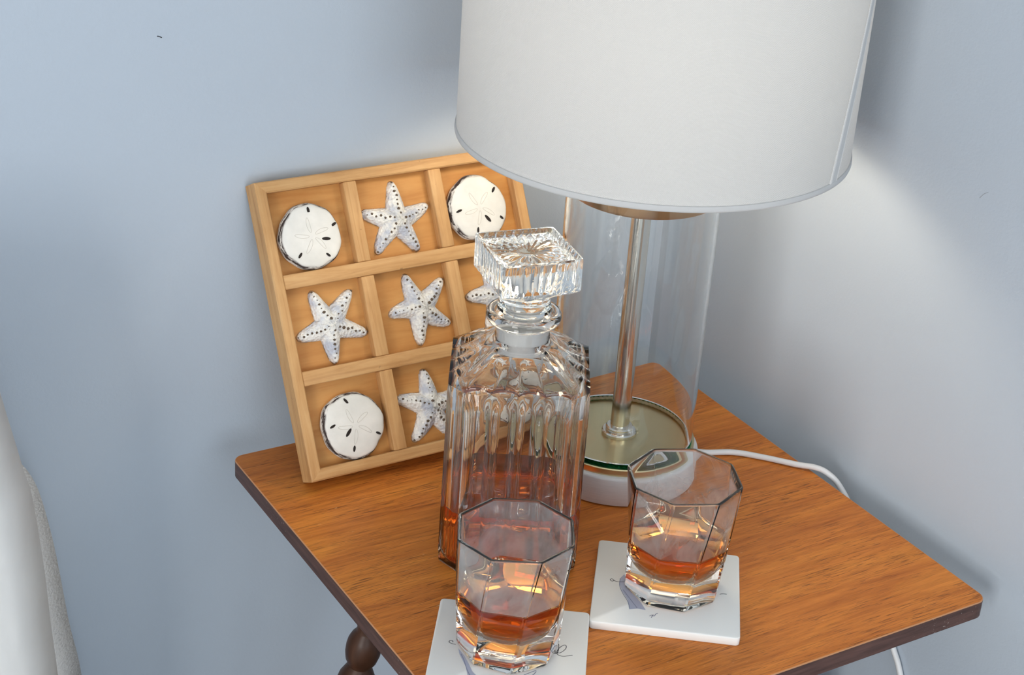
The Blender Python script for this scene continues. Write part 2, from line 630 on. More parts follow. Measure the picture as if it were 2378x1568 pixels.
tube('scuff_mark', catmull([(WX - 0.0001, -0.3060, 0.2690), (WX - 0.0002, -0.3025, 0.2665), (WX - 0.0001, -0.2995, 0.2625)], 4), 0.00014, PETAL2, wr, 6)

# ------------------------------------------------------------------ side table
TW, TD, TT = 0.4077, 0.4060, 0.016
tab = thing('side_table', 'square orange-brown wooden side table with dark edges and turned legs', 'table')
def rounded_outline(r=0.009, n=5):
    out = []
    for cx, cy, a0 in ((-r, -TD + r, -90), (-r, -r, 0), (-TW + r, -r, 90), (-TW + r, -TD + r, 180)):
        for k in range(n + 1):
            a = R_(a0 + 90 * k / n)
            out.append((Vector((cx + r * math.cos(a), cy + r * math.sin(a))), Vector((math.cos(a), math.sin(a)))))
    return out
def plank(ya, yb):
    """board running along X between ya (front) and yb (back)"""
    outl = [(p, nn) for p, nn in rounded_outline() if ya - 1e-6 <= p.y <= yb + 1e-6]
    right = sorted([q for q in outl if q[0].x > -TW / 2], key=lambda q: (q[0].y, q[0].x if q[0].y < -TD / 2 else -q[0].x))
    left = sorted([q for q in outl if q[0].x < -TW / 2], key=lambda q: (-q[0].y, q[0].x * (-1 if q[0].y > -TD / 2 else 1)))
    if ya > -TD + 1e-6:
        right.insert(0, (Vector((0, ya)), Vector((1, 0)))); left.append((Vector((-TW, ya)), Vector((-1, 0))))
    if yb < -1e-6:
        right.append((Vector((0, yb)), Vector((1, 0)))); left.insert(0, (Vector((-TW, yb)), Vector((-1, 0))))
    ring = right + left
    m = len(ring)
    lv = [(-TT, 0.0022), (-TT + 0.0022, 0.0), (-0.0007, 0.0), (-0.0002, 0.0002), (0.0, 0.0007)]
    V, F, fm = [], [], []
    for z, ins in lv:
        for p, nn in ring:
            q = p - nn * ins
            V.append((q.x, q.y, z))
    for i in range(len(lv) - 1):
        for k in range(m):
            k2 = (k + 1) % m
            F.append((i * m + k, i * m + k2, (i + 1) * m + k2, (i + 1) * m + k))
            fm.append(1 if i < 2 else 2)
    F.append(tuple(range(m - 1, -1, -1))); fm.append(1)
    F.append(tuple((len(lv) - 1) * m + k for k in range(m))); fm.append(0)
    o = obj('plank', V, F, None, tab, False, [TABLE, TEDGE, TWORN_HI], fm)
    return o
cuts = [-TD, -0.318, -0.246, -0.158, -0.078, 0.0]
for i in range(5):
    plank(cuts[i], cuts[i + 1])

leg_prof = [(0.0095, -0.585), (0.0125, -0.56), (0.014, -0.50), (0.016, -0.42), (0.0185, -0.34), (0.0185, -0.30), (0.012, -0.288), (0.012, -0.282),
            (0.017, -0.276), (0.0195, -0.262), (0.017, -0.248), (0.011, -0.242), (0.013, -0.22), (0.0165, -0.17), (0.0172, -0.145), (0.0165, -0.128), (0.0140, -0.114), (0.0105, -0.1065), (0.0085, -0.1035),
            (0.0095, -0.1020), (0.0120, -0.0975), (0.0134, -0.0910), (0.0136, -0.0860), (0.0130, -0.0805), (0.0112, -0.0755), (0.0088, -0.0720), (0.0082, -0.0705),
            (0.0085, -0.066), (0.0110, -0.052), (0.0125, -0.036), (0.0125, -0.0)]
def leg(sx, sy):
    o = lathe('leg', leg_prof, LEGWOOD, tab, 28, 40)
    top = Vector((-TW / 2 + sx * 0.147, -TD / 2 + sy * 0.051, -TT + 0.0015))
    foot = top + Vector((sx * 0.072, sy * 0.055, -0.5665))
    d = (top - foot).normalized()
    q = Vector((0, 0, 1)).rotation_difference(d)
    o.rotation_mode = 'QUATERNION'
    o.rotation_quaternion = q
    o.location = top
    return o
for sx in (-1, 1):
    for sy in (1, -1):
        leg(sx, sy)

# ------------------------------------------------------------------ tic-tac-toe board
BW, BF, BD, BT, REC = 0.2284, 0.0088, 0.0111, 0.020, 0.0095
TILT = 0.496
CELL = (BW - 2 * BF - 2 * BD) / 3
B0 = Vector((-0.3737, -0.0754, BT * math.sin(TILT)))
bv = Vector((0, math.sin(TILT), math.cos(TILT)))       # up the board
bn = Vector((0, -math.cos(TILT), math.sin(TILT)))      # out of the board
BM = Matrix(((1, 0, 0), tuple(bv), tuple(bn))).transposed().to_4x4()
BM.translation = B0 + bv * 0 
board = thing('game_board', 'square wooden tray divided into nine cells leaning against the wall', 'game board')
board.matrix_world = BM       # local x along, y up the board, z out of its front face
def bpart(name, x0, x1, y0, y1, z0, z1, mat, vertical=False, bev=0.0009):
    L, Wd = (y1 - y0, x1 - x0) if vertical else (x1 - x0, y1 - y0)
    o = box(name, -L / 2, L / 2, -Wd / 2, Wd / 2, z0, z1, mat, board, bev, 2)
    o.location = ((x0 + x1) / 2, (y0 + y1) / 2, 0)
    if vertical:
        o.rotation_euler = (0, 0, PI / 2)
    return o
bpart('back_panel', BF * 0.5, BW - BF * 0.5, BF * 0.5, BW - BF * 0.5, -BT + 0.003, -REC, PANEL, False, 0.0003)
def mitred(name, horiz, lo):
    """frame rail with mitred ends"""
    L = BW
    V, F = [], []
    for z, i in ((-BT, 0.001), (-BT + 0.001, 0), (-0.001, 0), (0, 0.001)):
        a, b = (0 + i, BF - i)
        V += [(-L / 2 + a, a - BF / 2, z), (L / 2 - a, a - BF / 2, z), (L / 2 - b, b - BF / 2, z), (-L / 2 + b, b - BF / 2, z)]
    for i in range(3):
        for k in range(4):
            k2 = (k + 1) % 4
            F.append((4 * i + k, 4 * i + k2, 4 * i + 4 + k2, 4 * i + 4 + k))
    F += [(3, 2, 1, 0), (12, 13, 14, 15)]
    o = obj(name, V, F, RAIL, board, False)
    c = BF / 2
    pos = {(True, True): ((BW / 2, c), 0), (True, False): ((BW / 2, BW - c), PI), (False, True): ((c, BW / 2), -PI / 2), (False, False): ((BW - c, BW / 2), PI / 2)}[(horiz, lo)]
    o.location = (*pos[0], 0)
    o.rotation_euler = (0, 0, pos[1])
    return o
for h in (True, False):
    for lo in (True, False):
        mitred('frame_rail', h, lo)
for k in range(2):
    y0 = BF + CELL * (k + 1) + BD * k
    bpart('divider', BF, BW - BF, y0, y0 + BD, -REC - 0.0005, -0.0006, RAIL)
for k in range(2):
    x0 = BF + CELL * (k + 1) + BD * k
    for r in range(3):
        yy = BF + (CELL + BD) * r
        bpart('divider', x0, x0 + BD, yy + 0.0001, yy + CELL - 0.0001, -REC - 0.0005, -0.0010, RAIL, True)

# ---- starfish pieces: centre and five arm tips, in mm on the board
def starfish(label, c, tips, h=0.0100):
    root = thing('starfish_piece', label, 'starfish', group='starfish pieces on the game board')
    mw = BM.copy()
    mw.translation = BM @ Vector((c[0] / 1000, c[1] / 1000, -REC))
    root.matrix_world = mw
    arms = []
    for tx, ty in tips:
        d = Vector(((tx - c[0]) / 1000, (ty - c[1]) / 1000))
        L = d.length
        arms.append((d.normalized(), L, random.uniform(-0.0016, 0.0016)))
    def wid(t):
        return 0.0096 * (1 - t) ** 1.0 * 0.62 + 0.0042 * (1 - t * t * 0.25)
    def hh(t):
        return h * (1 - 0.58 * t)
    def height(p):
        best = 0.0
        for d, L, bend in arms:
            a = p.dot(d)
            lat = p.x * -d.y + p.y * d.x - bend * math.sin(max(0, min(1, a / L)) * PI)
            t = a / L
            wt = wid(max(0.0, min(1.0, t)))
            if t < 0:
                q = math.hypot(lat, a) / wt
            elif t > 1 - wid(1) / L:
                a2 = a - (L - wid(1))
                q = math.hypot(lat, max(0, a2)) / wid(1)
            else:
                q = abs(lat) / wt
            if q < 1:
                best = max(best, hh(max(0, min(1, t))) * (1 - q ** 1.7) ** 0.65)
        return best
    N, Mr = 180, 16
    V, F = [(0, 0, height(Vector((0, 0))))], []
    for k in range(N):
        a = 2 * PI * k / N
        d = Vector((math.cos(a), math.sin(a)))
        lo, hi = 0.004, 0.045
        rad = 0.004
        while rad < hi and height(d * rad) > 0:
            rad += 0.0004
        for i in range(1, Mr + 1):
            s = (i / Mr) ** 0.8
            q = d * (rad * s)
            z = height(q) if i < Mr else 0.0
            z += (random.random() - 0.5) * 0.0007 if i < Mr else 0
            V.append((q.x, q.y, z))
    for k in range(N):
        k2 = (k + 1) % N
        F.append((0, 1 + k * Mr, 1 + k2 * Mr))
        for i in range(Mr - 1):
            F.append((1 + k * Mr + i, 1 + k * Mr + i + 1, 1 + k2 * Mr + i + 1, 1 + k2 * Mr + i))
    F.append(tuple(1 + k * Mr + Mr - 1 for k in range(N - 1, -1, -1)))
    obj('body', V, F, STAR, root)
    # dark tubercles along each arm
    bm = bmesh.new()
    spots = []
    for d, L, bend in arms:
        nr = 8
        for i in range(nr):
            t = 0.16 + 0.80 * i / (nr - 1)
            a = t * L
            lat = bend * math.sin(t * PI) + random.uniform(-0.0009, 0.0009)
            q = d * a + Vector((-d.y, d.x)) * lat
            spots.append((q, random.uniform(0.00050, 0.00125) * (1.15 - 0.35 * t)))
    for q, r in spots:
        z = height(q)
        if z > 0.0015:
            g = bmesh.ops.create_icosphere(bm, subdivisions=1, radius=r)
            for v in g['verts']:
                v.co = Vector((v.co.x * random.uniform(0.9, 1.5) + q.x, v.co.y * random.uniform(0.9, 1.3) + q.y, v.co.z * 0.8 + z - r * 0.1))
    me = bpy.data.meshes.new('tubercles')
    bm.to_mesh(me); bm.free()
    me.materials.append(DARK)
    o = bpy.data.objects.new('tubercles', me)
    COL.objects.link(o); o.parent = root
    o['kind'] = 'stuff'
starfish('white starfish in the top middle cell of the wooden board', (113.8, 184.5), [(115.4, 215.4), (143.7, 192.7), (128.2, 157.8), (91.8, 161.0), (83.9, 194.2)])
starfish('white starfish below the upper left sand dollar, arms reaching the cell walls', (42.0, 113.9), [(31.2, 141.6), (64.3, 137.5), (71.3, 102.1), (40.3, 83.5), (12.8, 107.9)])
starfish('white starfish in the centre cell of the wooden board', (120.5, 113.5), [(111.4, 141.9), (143.5, 133.6), (143.5, 96.6), (114.5, 84.4), (92.0, 112.5)])
starfish('white starfish in the bottom middle cell, half behind the decanter', (111.6, 35.7), [(111.6, 66.2), (140.0, 43.8), (124.0, 11.8), (92.5, 11.8), (83.8, 47.2)])
starfish('white starfish behind the stopper, one arm tip showing beside it', (190.0, 113.0), [(161.2, 114.7), (182.0, 141.0), (214.5, 128.5), (208.0, 90.0), (175.5, 86.0)])

# ---- sand dollar pieces
def dollar(label, c, r, slots, hinge=0.0):
    root = thing('sand_dollar_piece', label, 'sand dollar', group='sand dollar pieces on the game board')
    mw = BM.copy()
    mw.translation = BM @ Vector((c[0] / 1000, c[1] / 1000, -REC))
    root.matrix_world = mw
    ph = [random.uniform(0, 6.28) for _ in range(4)]
    def rad(a):
        return r * (1 + 0.018 * math.sin(3 * a + ph[0]) + 0.012 * math.sin(5 * a + ph[1]) + 0.008 * math.sin(11 * a + ph[2]))
    H = 0.0108
    prof = [(0.95, 0.0), (0.99, 0.0022), (1.0, 0.0042), (0.985, 0.0060), (0.955, 0.0078), (0.92, 0.0090), (0.86, 0.0098), (0.7, 0.0104), (0.45, H), (0.2, H + 0.0003)]
    N = 96
    V, F = [], []
    for q, z in prof:
        for k in range(N):
            a = 2 * PI * k / N
            wob = 0.0012 * math.sin(9 * a + ph[3]) * random.uniform(0.4, 1) if 0.9 < q < 0.99 else 0
            V.append((rad(a) * q * math.cos(a), rad(a) * q * math.sin(a), z + wob * 0.3))
    for i in range(len(prof) - 1):
        for k in range(N):
            k2 = (k + 1) % N
            F.append((i * N + k, i * N + k2, (i + 1) * N + k2, (i + 1) * N + k))
    F.append(tuple((len(prof) - 1) * N + k for k in range(N)))
    F.append(tuple(range(N - 1, -1, -1)))
    obj('disc', V, F, DOLLAR, root)
    def topz(q):
        f = q.length / r
        z = H + 0.0003
        for (a, za), (b, zb) in zip(prof[:0:-1], prof[-2::-1]):
            if a <= f <= b:
                return za + (zb - za) * (f - a) / (b - a)
        return z if f < 0.2 else 0.009
    for sx, sy, ang, ln, wd in slots:
        q = Vector((sx / 1000 - c[0] / 1000, sy / 1000 - c[1] / 1000))
        V, F = [], []
        n = 14
        z = topz(q)
        for k in range(n):
            a = 2 * PI * k / n
            V.append((ln / 2 * math.cos(a), wd / 2 * math.sin(a), 0.00025))
        for k in range(n):
            a = 2 * PI * k / n
            V.append((ln / 2 * 0.9 * math.cos(a), wd / 2 * 0.8 * math.sin(a), -0.0012))
        for k in range(n):
            k2 = (k + 1) % n
            F.append((n + k, n + k2, k2, k))
        F.append(tuple(range(n))); F.append(tuple(range(2 * n - 1, n - 1, -1)))
        o = obj('slot', V, F, SLOT, root, False)
        o.location = (q.x, q.y, z)
        o.rotation_euler = (0, 0, ang)
    for k in range(5):
        a0 = hinge + 2 * PI * k / 5 + random.uniform(-0.12, 0.12)
        pts = []
        n = 22
        for i in range(n + 1):
            s = i / n * 2 * PI
            lx = 0.0085 + 0.0058 * math.cos(s)
            ly = 0.00135 * math.sin(s) + 0.0008 * math.sin((lx / 0.0143) * PI) 
            q = Vector((lx * math.cos(a0) - ly * math.sin(a0), lx * math.sin(a0) + ly * math.cos(a0)))
            pts.append(Vector((q.x, q.y, topz(q) + 0.00005)))
        tube('petal', pts, 0.00018, PETAL, root, 5)
def sl(*a):
    return [(x, y, ang, ln / 1000, wd / 1000) for x, y, ang, ln, wd in a]
dollar('round white sand dollar in the upper left corner cell of the board', (37.6, 182.4), 0.0256,
       sl((38.3, 202.0, 1.62, 5.6, 2.2), (56.8, 188.7, 0.45, 4.8, 2.2), (47.6, 166.4, -0.75, 4.4, 1.9), (25.0, 169.3, 0.85, 5.0, 2.0), (48.2, 178.7, -0.15, 7.2, 2.6)), 1.65)
dollar('round cream sand dollar under the lampshade, in the corner cell farthest from the bed', (184.0, 183.6), 0.0266,
       sl((199.3, 195.8, 0.9, 5.4, 2.2), (165.2, 183.2, 0.25, 5.6, 2.0), (189.3, 173.8, -0.95, 7.6, 2.6), (202.0, 173.0, -0.75, 4.6, 2.0), (178.9, 166.0, 1.35, 4.6, 1.9)), 2.0)
dollar('round white sand dollar in the lower left corner cell, nearest the table corner', (42.6, 35.0), 0.0260,
       sl((38.9, 54.6, -1.0, 5.6, 2.0), (24.3, 37.9, 0.35, 5.2, 1.9), (35.9, 30.8, 0.80, 7.6, 2.5), (60.2, 25.5, -0.55, 4.8, 1.9), (38.2, 17.9, 1.25, 5.0, 2.0)), 1.9)
dollar('round white sand dollar in the corner cell hidden behind the decanter', (186.0, 37.0), 0.0260,
       sl((186.0, 56.0, 1.6, 5.4, 2.0), (168.0, 42.0, -0.3, 5.0, 1.9), (196.0, 33.0, -0.2, 7.4, 2.5), (203.0, 43.0, 0.4, 4.8, 1.9), (176.0, 21.0, 0.9, 5.0, 2.0)), 1.6)

# ------------------------------------------------------------------ table lamp
LX, LY = -0.1404, -0.1379
lamp = thing('table_lamp', 'glass cylinder table lamp with white drum shade and metal base', 'lamp', (LX, LY, 0))
lathe('base', [(0.0600, 0.0), (0.0622, 0.0012), (0.0627, 0.003), (0.0627, 0.0225), (0.0620, 0.0242), (0.0605, 0.0252)], STEEL, lamp, 96)
lathe('base_plate', [(0.0592, 0.0250), (0.0592, 0.0302), (0.0586, 0.0310)], BRASS, lamp, 96)
lathe_loop('tube_edge', [(0.0571, 0.0311), (0.0571, 0.0341), (0.0563, 0.0341), (0.0563, 0.0311)], GREENGLASS, lamp, 96)
lathe_loop('glass_tube', [(0.0570, 0.0345), (0.0570, 0.2470), (0.0563, 0.2478), (0.0552, 0.2478), (0.0545, 0.2470), (0.0545, 0.0345)], TUBEGLASS, lamp, 128)
def rope(r0, z0, rr, nturn):
    V, F = [], []
    n, k = 360, 8
    for i in range(n):
        a = 2 * PI * i / n
        for j in range(k):
            b = 2 * PI * j / k
            q = rr * (1 + 0.30 * math.sin(nturn * a + b))
            V.append(((r0 + q * math.cos(b)) * math.cos(a), (r0 + q * math.cos(b)) * math.sin(a), z0 + q * math.sin(b)))
    for i in range(n):
        for j in range(k):
            i2, j2 = (i + 1) % n, (j + 1) % k
            F.append((i * k + j, i2 * k + j, i2 * k + j2, i * k + j2))
    return obj('rope_trim', V, F, m_plain('beige_trim', srgb(178, 166, 128), 0.5), lamp)
rope(0.0540, 0.0325, 0.0013, 90)
lathe('rod', [(0.0074, 0.030), (0.0074, 0.300)], NICKEL, lamp, 40)
lathe('collar', [(0.0132, 0.0308), (0.0136, 0.0318), (0.0136, 0.0335), (0.0128, 0.0345), (0.0105, 0.0346), (0.0108, 0.0352), (0.0108, 0.0372), (0.0098, 0.0382), (0.0075, 0.0385)], NICKEL, lamp, 48)
lathe('tube_cap', [(0.0520, 0.2320), (0.0535, 0.2327), (0.0540, 0.2345), (0.0540, 0.2475), (0.0575, 0.2479), (0.0575, 0.2505), (0.0560, 0.2515), (0.012, 0.2525)], BRONZE, lamp, 96)
lathe('socket', [(0.012, 0.2990), (0.0165, 0.3005), (0.0165, 0.3330), (0.0150, 0.3345)], BRASS, lamp, 40)
eb = NT('lit_bulb')
_e = eb.add('Emission')
_e.inputs[0].default_value = (1.0, 0.86, 0.66, 1)
_e.inputs[1].default_value = BULB_STRENGTH
eb.link(_e.outputs[0], eb.out.inputs[0])
bprof = [(0.013, 0.3340), (0.0145, 0.342)]
for k in range(12):
    a = -1.15 + (PI / 2 + 1.10) * k / 11
    bprof.append((0.045 * math.cos(a), 0.390 + 0.045 * math.sin(a)))
lathe('bulb', bprof, eb.m, lamp, 24)
SX, SY = 0.0011, -0.0013
SB, ST, SR, SRT = 0.2755, 0.505, 0.1412, 0.1412
def shade_mesh():
    n, m = 160, 24
    V, F, U = [], [], []
    for i in range(m + 1):
        f = i / m
        r = SR + (SRT - SR) * f
        z = SB + (ST - SB) * f
        for k in range(n + 1):
            a = 2 * PI * k / n
            V.append((SX + r * math.cos(a), SY + r * math.sin(a), z))
            U.append((a * SR, z))
    for i in range(m):
        for k in range(n):
            F.append((i * (n + 1) + k, i * (n + 1) + k + 1, (i + 1) * (n + 1) + k + 1, (i + 1) * (n + 1) + k))
    return obj('shade', V, F, SHADE, lamp, True, uvs=U)
shade_mesh()
def hem(z, s):
    pr = [(SR + 0.0009, z - 0.0012 * s), (SR + 0.0012, z), (SR + 0.0010, z + 0.0028 * s), (SR + 0.0003, z + 0.0031 * s), (SR - 0.0008, z + 0.0028 * s), (SR - 0.0010, z), (SR, z - 0.0016 * s)]
    o = lathe_loop('hem', pr, HEM, lamp, 160, 60)
    o.location = (SX, SY, 0)
hem(SB, 1)
hem(ST, -1)
def seam(a0, a1, b0, b1, off, mat, nm):
    """overlap of the shade fabric, a raised strip that leans a little"""
    m, n = 16, 4
    V, F, U = [], [], []
    for layer in (off, 0.0001):
        for i in range(m + 1):
            f = i / m
            z = SB + 0.002 + (ST - SB - 0.004) * f
            for k in range(n + 1):
                a = R_((a0 + (b0 - a0) * f) * (1 - k / n) + (a1 + (b1 - a1) * f) * k / n)
                V.append((SX + (SR + layer) * math.cos(a), SY + (SR + layer) * math.sin(a), z))
                U.append((a * SR, z))
    st = (m + 1) * (n + 1)
    for i in range(m):
        for k in range(n):
            a = i * (n + 1) + k
            F.append((a, a + 1, a + n + 2, a + n + 1))
        for k in (0, n):
            a = i * (n + 1) + k
            F.append((a, a + n + 1, st + a + n + 1, st + a))
    return obj(nm, V, F, mat, lamp, True, uvs=U)
seam(-67.5, -63.0, -48.0, -43.5, 0.0009, SEAMF, 'seam')
for k in range(3):
    a = 2 * PI * k / 3 + 0.4
    tube('spider_arm', [Vector((SX + 0.012 * math.cos(a), SY + 0.012 * math.sin(a), 0.490)), Vector((SX + SR * math.cos(a), SY + SR * math.sin(a), 0.498))], 0.0014, NICKEL, lamp, 8)
lathe('finial', [(0.0135, 0.487), (0.0135, 0.493), (0.005, 0.494), (0.0065, 0.503), (0.003, 0.509)], NICKEL, lamp, 24)
for s in (-1, 1):
    tube('harp', catmull([(s * 0.014, 0, 0.302), (s * 0.036, 0, 0.335), (s * 0.046, 0, 0.39), (s * 0.034, 0, 0.455), (s * 0.004, 0, 0.489)], 8), 0.0014, NICKEL, lamp, 8)
cpts = [(-0.080, -0.134, 0.0075), (-0.072, -0.147, 0.0030), (-0.064, -0.1545, 0.0026), (-0.0430, -0.1640, 0.0026), (-0.0262, -0.1800, 0.0026), (-0.0090, -0.2010, 0.0030), (0.0010, -0.2135, 0.0042), (0.0080, -0.2210, 0.0010), (0.0150, -0.2290, -0.0080),
        (0.0215, -0.242, -0.0280), (0.0250, -0.268, -0.0680), (0.0262, -0.3045, -0.1170), (0.0264, -0.3180, -0.1360), (0.0265, -0.345, -0.190), (0.0267, -0.37, -0.30), (0.0267, -0.36, -0.48)]
tube('cord', [p - Vector((LX, LY, 0)) for p in catmull(cpts, 8)], 0.0024, CORD, lamp, 10)

# ------------------------------------------------------------------ coasters
def coaster(label, loc, rot, strokes, motif, mstrokes):
    s, T = 0.1016, 0.0065
    root = thing('coaster', label, 'coaster', (loc[0], loc[1], 0), (0, 0, rot), 'coasters under the tumblers')
    r, n = 0.003, 4
    ring = []
    h = s / 2
    for cx, cy, a0 in ((h - r, -h + r, -90), (h - r, h - r, 0), (-h + r, h - r, 90), (-h + r, -h + r, 180)):
        for k in range(n + 1):
            a = R_(a0 + 90 * k / n)
            ring.append((cx + r * math.cos(a), cy + r * math.sin(a), math.cos(a), math.sin(a)))
    V, F = [], []
    lv = [(0, 0.0006), (0.0006, 0), (T - 0.0008, 0), (T - 0.0003, 0.0002), (T, 0.0008)]
    m = len(ring)
    for z, i in lv:
        for x, y, nx, ny in ring:
            V.append((x - nx * i, y - ny * i, z))
    for i in range(len(lv) - 1):
        for k in range(m):
            k2 = (k + 1) % m
            F.append((i * m + k, i * m + k2, (i + 1) * m + k2, (i + 1) * m + k))
    F.append(tuple(range(m - 1, -1, -1))); F.append(tuple((len(lv) - 1) * m + k for k in range(m)))
    o = obj('tile', V, F, COAST, root)
    sharp(o, 50)
    c, sn = math.cos(-rot), math.sin(-rot)
    def loc2(p):
        x, y = p[0] - loc[0], p[1] - loc[1]
        return (x * c - y * sn, x * sn + y * c)
    for st in strokes:
        o = ribbon('printed_stroke', [[loc2(p) for p in st]], 0.00045, 0.00008, INK, root)
        o.location.z = T
    V = [(*loc2(p), 0.00005) for p in motif]
    o = obj('printed_motif', V, [tuple(range(len(V)))], BLUEINK, root, False)
    o.location.z = T
    for st in mstrokes:
        o = ribbon('printed_line', [[loc2(p) for p in st]], 0.0005, 0.00008, INK2, root)
        o.location.z = T
    return root
INK2 = m_plain('grey_ink', srgb(136, 142, 166), 0.8)
coaster('white square coaster with looping script, under the tumbler in front of the decanter', (-0.3436, -0.3144), -0.6168,
        [[(-0.3185, -0.331), (-0.3156, -0.326), (-0.3123, -0.3221), (-0.311, -0.323), (-0.313, -0.3266), (-0.3166, -0.3307), (-0.319, -0.3305), (-0.3195, -0.3286)],
         [(-0.317, -0.3305), (-0.3147, -0.3316), (-0.3096, -0.3296), (-0.3074, -0.3267), (-0.3088, -0.3257), (-0.3132, -0.3272), (-0.317, -0.3305), (-0.3172, -0.3336), (-0.3148, -0.3358), (-0.3092, -0.3375)],
         [(-0.3721, -0.2939), (-0.3741, -0.2917), (-0.3748, -0.2896), (-0.3733, -0.2886), (-0.3721, -0.2895), (-0.3727, -0.2909)]],
        [(-0.3726, -0.2981), (-0.3751, -0.3041), (-0.3764, -0.3107), (-0.3778, -0.3171), (-0.381, -0.3252), (-0.3808, -0.3297), (-0.3761, -0.3292), (-0.3764, -0.3235), (-0.3745, -0.3150), (-0.3730, -0.3070)],
        [[(-0.3740, -0.3041), (-0.3755, -0.3107), (-0.3785, -0.3200), (-0.3800, -0.327)], [(-0.3484, -0.3411), (-0.3426, -0.3407), (-0.3388, -0.3405)], [(-0.3505, -0.3446), (-0.3434, -0.3436), (-0.3395, -0.3415)]])
coaster('white square coaster with blue-grey motif, under the tumbler beside the lamp', (-0.2072, -0.3005), -0.6510,
        [[(-0.2364, -0.2778), (-0.2382, -0.2779), (-0.2383, -0.276), (-0.2366, -0.2755), (-0.236, -0.2789), (-0.2338, -0.2809), (-0.2307, -0.2824)],
         [(-0.1786, -0.3239), (-0.1766, -0.3245), (-0.1742, -0.326)]],
        [(-0.2255, -0.2746), (-0.2303, -0.277), (-0.2349, -0.2822), (-0.2386, -0.2914), (-0.2408, -0.3013), (-0.2463, -0.3111), (-0.2407, -0.3129), (-0.2365, -0.3167), (-0.2345, -0.3082), (-0.2335, -0.2959), (-0.2300, -0.2859)],
        [[(-0.2383, -0.3237), (-0.2362, -0.3235), (-0.2355, -0.3251), (-0.2329, -0.3237), (-0.2311, -0.3233)], [(-0.2383, -0.3258), (-0.235, -0.3235)],
         [(-0.2310, -0.2775), (-0.2365, -0.2850), (-0.2398, -0.2940), (-0.2420, -0.3030), (-0.2455, -0.3105)], [(-0.2370, -0.2900), (-0.2385, -0.2990), (-0.2405, -0.3120)]])

